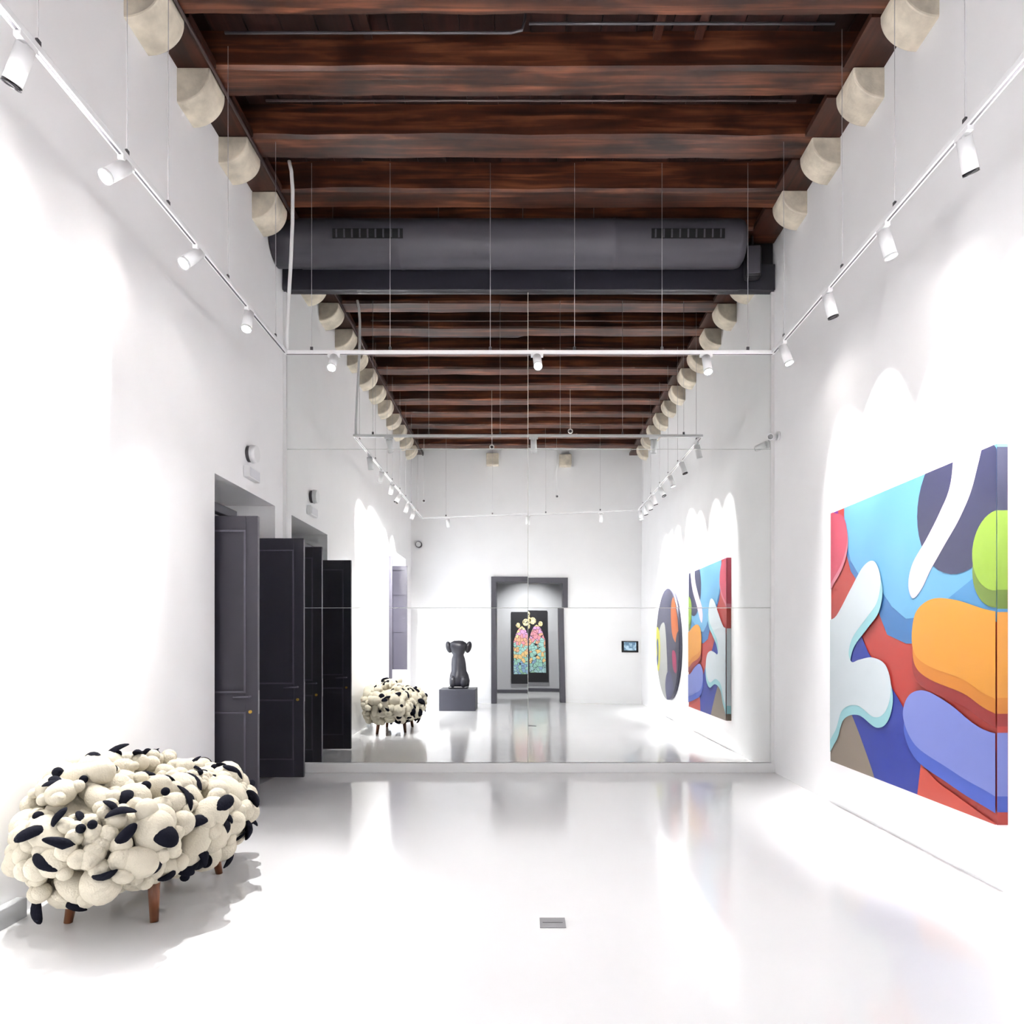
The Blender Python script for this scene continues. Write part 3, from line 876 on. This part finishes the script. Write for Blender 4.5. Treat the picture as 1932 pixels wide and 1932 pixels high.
# ------------------------------------------------------------------ stained glass style panel in the vestibule
def glass_mat():
    m = bpy.data.materials.new('coloured_panes'); m.use_nodes = True
    nt = m.node_tree; b = nt.nodes['Principled BSDF']
    tc = nt.nodes.new('ShaderNodeTexCoord')
    v = nt.nodes.new('ShaderNodeTexVoronoi'); v.inputs['Scale'].default_value = 11
    nt.links.new(tc.outputs['Object'], v.inputs['Vector'])
    sx = nt.nodes.new('ShaderNodeSeparateXYZ'); nt.links.new(v.outputs['Position'], sx.inputs[0])
    mr = nt.nodes.new('ShaderNodeMapRange'); mr.inputs[1].default_value = -0.95; mr.inputs[2].default_value = 0.95
    nt.links.new(sx.outputs['Z'], mr.inputs[0])
    sr = nt.nodes.new('ShaderNodeSeparateColor'); nt.links.new(v.outputs['Color'], sr.inputs[0])
    ad = nt.nodes.new('ShaderNodeMath'); ad.operation = 'MULTIPLY_ADD'; ad.inputs[1].default_value = 0.22
    nt.links.new(sr.outputs[0], ad.inputs[0]); nt.links.new(mr.outputs[0], ad.inputs[2])
    r = nt.nodes.new('ShaderNodeValToRGB')
    r.color_ramp.interpolation = 'CONSTANT'
    cols = ['7fae95', '9cc7a8', 'a9cfd0', '8fb0cf', '9fd0c0', 'f0c98a', 'a8d8d0', 'eab08f', 'e79aa6', 'd9a3cf', 'f0d9a0', 'efe0b0']
    r.color_ramp.elements[0].color = (*hexc(cols[0]), 1); r.color_ramp.elements[0].position = 0
    r.color_ramp.elements[1].color = (*hexc(cols[-1]), 1); r.color_ramp.elements[1].position = 0.95
    for i, c in enumerate(cols[1:-1]):
        e = r.color_ramp.elements.new(0.10 + i * 0.085); e.color = (*hexc(c), 1)
    nt.links.new(ad.outputs[0], r.inputs[0])
    v2 = nt.nodes.new('ShaderNodeTexVoronoi'); v2.feature = 'DISTANCE_TO_EDGE'; v2.inputs['Scale'].default_value = 11
    nt.links.new(tc.outputs['Object'], v2.inputs['Vector'])
    lt = nt.nodes.new('ShaderNodeMath'); lt.operation = 'GREATER_THAN'; lt.inputs[1].default_value = 0.035
    nt.links.new(v2.outputs[0], lt.inputs[0])
    mx = nt.nodes.new('ShaderNodeMix'); mx.data_type = 'RGBA'
    nt.links.new(lt.outputs[0], mx.inputs[0]); mx.inputs[6].default_value = (0.02, 0.02, 0.03, 1)
    nt.links.new(r.outputs[0], mx.inputs[7]); nt.links.new(mx.outputs[2], b.inputs['Base Color'])
    b.inputs['Roughness'].default_value = 0.4
    return m
GM = glass_mat()
gp = thing('window_panel', 'tall black panel of pastel arched windows in the room beyond the doorway', 'painting', (0.185, VY + 0.05, 1.25))
MB().box(-0.545, 0.545, -0.05, 0.0, -0.985, 0.985).build('panel_board', M_BLACK, gp)
def plate(poly, name, y, m):
    mb = MB(); nn = len(poly)
    mb.add([(x, y, z) for x, z in poly] + [(x, y - 0.006, z) for x, z in poly], [tuple(range(nn))] + [(i, (i + 1) % nn, nn + (i + 1) % nn, nn + i) for i in range(nn)])
    return mb.build(name, m, gp)
for s in (-1, 1):
    cx = s * 0.255; hw = 0.225
    arch = [(cx - hw, -0.72), (cx + hw, -0.72), (cx + hw, 0.18)]
    for i in range(1, 9):
        t = i / 9
        arch.append((cx + hw - 2 * hw * (1 - math.cos(t * math.pi / 3)) if False else cx + hw * (1 - t) ** 0.9, 0.18 + 0.40 * math.sin(t * math.pi / 2)))
    arch.append((cx, 0.60))
    for i in range(8, 0, -1):
        t = i / 9
        arch.append((cx - hw * (1 - t) ** 0.9, 0.18 + 0.40 * math.sin(t * math.pi / 2)))
    arch.append((cx - hw, 0.18))
    plate(arch, 'arched_light', 0.008, GM)
for cx, cz, r in ((0.0, 0.72, 0.10), (-0.15, 0.70, 0.085), (0.15, 0.70, 0.085), (0.0, 0.55, 0.075), (0.0, 0.88, 0.075), (-0.36, 0.62, 0.06), (0.36, 0.62, 0.06)):
    plate(ellipse(cx, cz, r, r * 1.15, n=18), 'tracery_light', 0.008, GM)

# ================================================================== SCULPTURE
pl = tag(MB().box(-0.37, 0.37, -0.37, 0.37, 0, 0.44).build('plinth', M_PLINTH, bevel=0.006), 'low dark slate plinth under the dark sculpture', 'plinth')
pl.location = (-1.375, 0.06 * D, 0.0)
su = thing('abstract_sculpture', 'dark rounded abstract sculpture standing on the slate plinth', 'sculpture', (-1.375, 0.06 * D, 0.44))
MB().box(-0.20, 0.20, -0.18, 0.18, 0, 0.05).build('base', M_BRONZE, su, bevel=0.02)
bd = MB()
prof = [(0.05, 0.03), (0.20, 0.05), (0.215, 0.16), (0.19, 0.28), (0.155, 0.36), (0.15, 0.50), (0.135, 0.62), (0.11, 0.70), (0.15, 0.77), (0.19, 0.86), (0.17, 0.95), (0.09, 0.995), (0.0, 1.0)]
n = 24; vs = []; fs = []
for r, z in prof:
    for k in range(n):
        t = 2 * math.pi * k / n
        rr = r * (1 + 0.10 * math.cos(3 * t + z * 4))
        vs.append((rr * math.cos(t), rr * 0.85 * math.sin(t), z))
for i in range(len(prof) - 1):
    for k in range(n):
        fs.append((i * n + k, i * n + (k + 1) % n, (i + 1) * n + (k + 1) % n, (i + 1) * n + k))
fs.append(tuple(range(n)))
bd.add(vs, fs, True); bd.build('body', M_BRONZE, su)
for s in (-1, 1):
    MB().ell((s * 0.205, 0.0, 0.86), (0.065, 0.085, 0.125), Matrix.Rotation(s * 0.25, 3, 'Y')).build('lobe', M_BRONZE, su)
    MB().ell((s * 0.11, 0.13, 0.14), (0.075, 0.10, 0.13)).build('lobe', M_BRONZE, su)

# ================================================================== PLUSH SOFA
CX, CY = -2.08, 3.94
sofa = thing('plush_sofa', 'low sofa heaped with cream plush toys with black felt flaps', 'sofa', (CX, CY, 0))
RX, RY = 0.40, 0.78
def sofa_surface(th, ph):
    """th: plan angle, ph: elevation; wall side and both ends rise, the seat dips towards the room"""
    c, s = math.cos(th), math.sin(th)
    ce, se = math.cos(ph), math.sin(ph)
    x = RX * math.copysign(abs(c) ** 0.75, c) * ce ** 0.55 if ce > 0 else 0.0
    y = RY * math.copysign(abs(s) ** 0.75, s) * ce ** 0.55 if ce > 0 else 0.0
    u = x / RX
    if se > 0:
        rim = 0.17 * max(0, -u) + 0.06 * max(0, abs(y / RY) - 0.45) - 0.10 * max(0, u) - 0.13 * max(0, y / RY)
        z = 0.40 + (0.27 + rim) * se ** 0.9
    else:
        z = 0.40 + 0.20 * se
    return Vector((x, y, z))
mb = MB(); vs = []; fs = []
nt_, np_ = 36, 16
for j in range(np_ + 1):
    ph = -math.pi / 2 * 0.98 + math.pi * 0.98 * j / np_
    for i in range(nt_):
        p = sofa_surface(2 * math.pi * i / nt_, ph)
        vs.append((p.x * 0.9, p.y * 0.92, 0.38 + (p.z - 0.38) * 0.9))
for j in range(np_):
    for i in range(nt_):
        fs.append((j * nt_ + i, j * nt_ + (i + 1) % nt_, (j + 1) * nt_ + (i + 1) % nt_, (j + 1) * nt_ + i))
fs.append(tuple(range(nt_))); fs.append(tuple(np_ * nt_ + k for k in range(nt_)))
mb.add(vs, fs, True); mb.build('upholstered_body', M_CREAM, sofa)
for (lx, ly, sx, sy) in ((-2.25, 3.56, -0.03, -0.04), (-1.885, 3.58, 0.03, -0.05), (-1.885, 4.22, 0.035, 0.05), (-2.22, 4.40, -0.03, 0.05)):
    MB().cyl((lx - CX + sx, ly - CY + sy, 0.0), (lx - CX, ly - CY, 0.30), 0.020, 0.036, n=14).build('leg', M_LEG, sofa)

# soft stuffed pieces: several shapes, each one mesh of rounded lobes sewn together
def toy_mesh(seed):
    r = random.Random(seed)
    b = MB()
    def rot():
        return Euler((r.uniform(0, 6.28), r.uniform(0, 6.28), r.uniform(0, 6.28))).to_matrix()
    kind = seed % 5
    if kind == 0:        # big round lobe and two stubs
        b.ell((0, 0, 0), (0.085, 0.075, 0.070), rot(), 16, 10)
        b.ell((0.075, 0.02, -0.01), (0.045, 0.036, 0.034), None, 12, 8)
        b.ell((-0.055, -0.06, -0.01), (0.034, 0.040, 0.030), None, 12, 8)
    elif kind == 1:      # long bean with a bulb at the end
        b.ell((0, 0, 0), (0.055, 0.055, 0.095), Matrix.Rotation(R(80), 3, 'Y'), 16, 10)
        b.ell((0.085, 0, 0.012), (0.050, 0.047, 0.045), None, 14, 8)
        b.ell((-0.08, 0.035, -0.005), (0.036, 0.032, 0.032), None, 12, 8)
    elif kind == 2:      # curled body with four stubs
        b.ell((0, 0, 0), (0.070, 0.060, 0.055), None, 16, 10)
        for a in (0.6, 2.3, 3.9, 5.4):
            b.ell((0.068 * math.cos(a), 0.060 * math.sin(a), 0.0), (0.032, 0.030, 0.028), None, 12, 8)
    elif kind == 3:      # pear
        b.ell((0, 0, 0), (0.062, 0.062, 0.090), Matrix.Rotation(R(70), 3, 'X'), 16, 10, 0.25)
        b.ell((0.03, -0.085, 0.02), (0.038, 0.042, 0.036), None, 12, 8)
        b.ell((-0.05, 0.04, 0.02), (0.03, 0.045, 0.028), None, 12, 8)
    else:                # knot of small lobes
        for a in range(5):
            t = a * 1.256
            b.ell((0.045 * math.cos(t), 0.050 * math.sin(t), r.uniform(-0.01, 0.02)), (r.uniform(0.034, 0.046),) * 3, None, 12, 8)
    return b.mesh('plush_toy', M_CREAM)
toys = [toy_mesh(i) for i in range(10)]
def flap_mesh(L, Wd, T, pinch):
    b = MB()
    nu, nv = 14, 10
    vs = [(0, 0.022, -L)]
    for j in range(1, nv):
        ph = -math.pi / 2 + math.pi * j / nv
        k = math.cos(ph) * (1 - pinch * (math.sin(ph) + 1) / 2)
        for i in range(nu):
            t = 2 * math.pi * i / nu
            vs.append((Wd * k * math.cos(t), T * k * math.sin(t) + 0.022 * math.sin(ph) ** 2 + 0.014 * (k * math.cos(t)) ** 2, L * math.sin(ph)))
    vs.append((0, 0.022, L))
    fs = [(0, 1 + (i + 1) % nu, 1 + i) for i in range(nu)]
    for j in range(nv - 2):
        for i in range(nu):
            a = 1 + j * nu
            fs.append((a + i, a + (i + 1) % nu, a + nu + (i + 1) % nu, a + nu + i))
    a = 1 + (nv - 2) * nu
    fs += [(a + i, a + (i + 1) % nu, len(vs) - 1) for i in range(nu)]
    b.add(vs, fs, True)
    return b.mesh('felt_flap', M_FELT)
flaps = [flap_mesh(0.062, 0.042, 0.014, 0.25), flap_mesh(0.070, 0.036, 0.014, 0.55), flap_mesh(0.055, 0.046, 0.014, 0.1), flap_mesh(0.075, 0.028, 0.014, 0.3)]
pom = MB().ell((0, 0, 0), (0.019, 0.019, 0.019), None, 12, 8).mesh('felt_button', M_FELT)
rnd = random.Random(21)
placed = []
tries = 0
while len(placed) < 150 and tries < 12000:
    tries += 1
    th = rnd.uniform(0, 2 * math.pi)
    se = rnd.uniform(-0.85, 1.0)
    ph = math.asin(se)
    p = sofa_surface(th, ph)
    if any((p - q).length < 0.108 for q in placed):
        continue
    placed.append(p)
def reach(me, d, e):
    """how far the stuffed piece reaches in direction d"""
    best = 0.05
    for v in me.vertices:
        L = v.co.length
        if L > best and v.co.dot(d) > 0.95 * L:
            best = L
    return best
for i, p in enumerate(placed):
    nrm = Vector((p.x / RX ** 2, p.y / RY ** 2, (p.z - 0.38) / 0.30 ** 2)).normalized()
    z = nrm
    x = z.orthogonal().normalized(); x.rotate(Matrix.Rotation(rnd.uniform(0, 6.28), 3, z))
    y = z.cross(x)
    rot = Matrix((x, y, z)).transposed()
    s = rnd.uniform(0.85, 1.42)
    pos = p + nrm * rnd.uniform(-0.03, 0.03)
    pos.z = min(max(pos.z, 0.25), 0.72)
    pos.x = max(pos.x, XL - CX + 0.015 + 0.135 * s)
    me = toys[rnd.randrange(len(toys))]
    toy = link_mesh('plush_toy', me, sofa, pos, rot.to_euler(), (s, s, s))
    k = rnd.random()
    nf = 1 if k < 0.60 else (2 if k < 0.68 else 0)
    if nrm.x < -0.35:
        nf = 0          # the side pressed against the wall
    for q in range(nf):
        a = rnd.uniform(0, 6.28); e = rnd.uniform(0.55, 1.45)
        dirv = Vector((math.cos(a) * math.cos(e), math.sin(a) * math.cos(e), math.sin(e)))
        fp = dirv * (reach(me, dirv, e) * 0.97)
        zz = dirv.orthogonal().normalized(); zz.rotate(Matrix.Rotation(rnd.uniform(0, 6.28), 3, dirv))
        xx = dirv.cross(zz)
        fr_ = Matrix((xx, -dirv, zz)).transposed()
        k2 = rnd.uniform(0.75, 1.05)
        link_mesh('felt_flap', flaps[rnd.randrange(4)], toy, fp, fr_.to_euler(), (k2, k2, k2))
    if rnd.random() < 0.3 and nrm.x > -0.35:
        a = rnd.uniform(0, 6.28)
        dirv = Vector((math.cos(a) * 0.6, math.sin(a) * 0.6, 0.53)).normalized()
        link_mesh('felt_button', pom, toy, dirv * reach(me, dirv, 0))
# flaps hanging below the rim
for (fx, fy, fz, tilt_) in ((-0.20, -0.66, 0.16, 0.1), (0.10, -0.62, 0.25, 0.3), (0.40, -0.28, 0.28, 0.2), (0.46, 0.22, 0.30, -0.2), (0.38, 0.50, 0.34, 0.2)):
    o = link_mesh('felt_flap', flaps[1 if fx < 0 else 2], sofa, (fx, fy, fz), (0, tilt_, math.atan2(fy, fx) + math.pi / 2))
    o.scale = (1.2, 1.2, 1.2)
MB().ell((0.16, -0.64, 0.36), (0.018, 0.012, 0.012)).build('red_tab', M_RED, sofa)
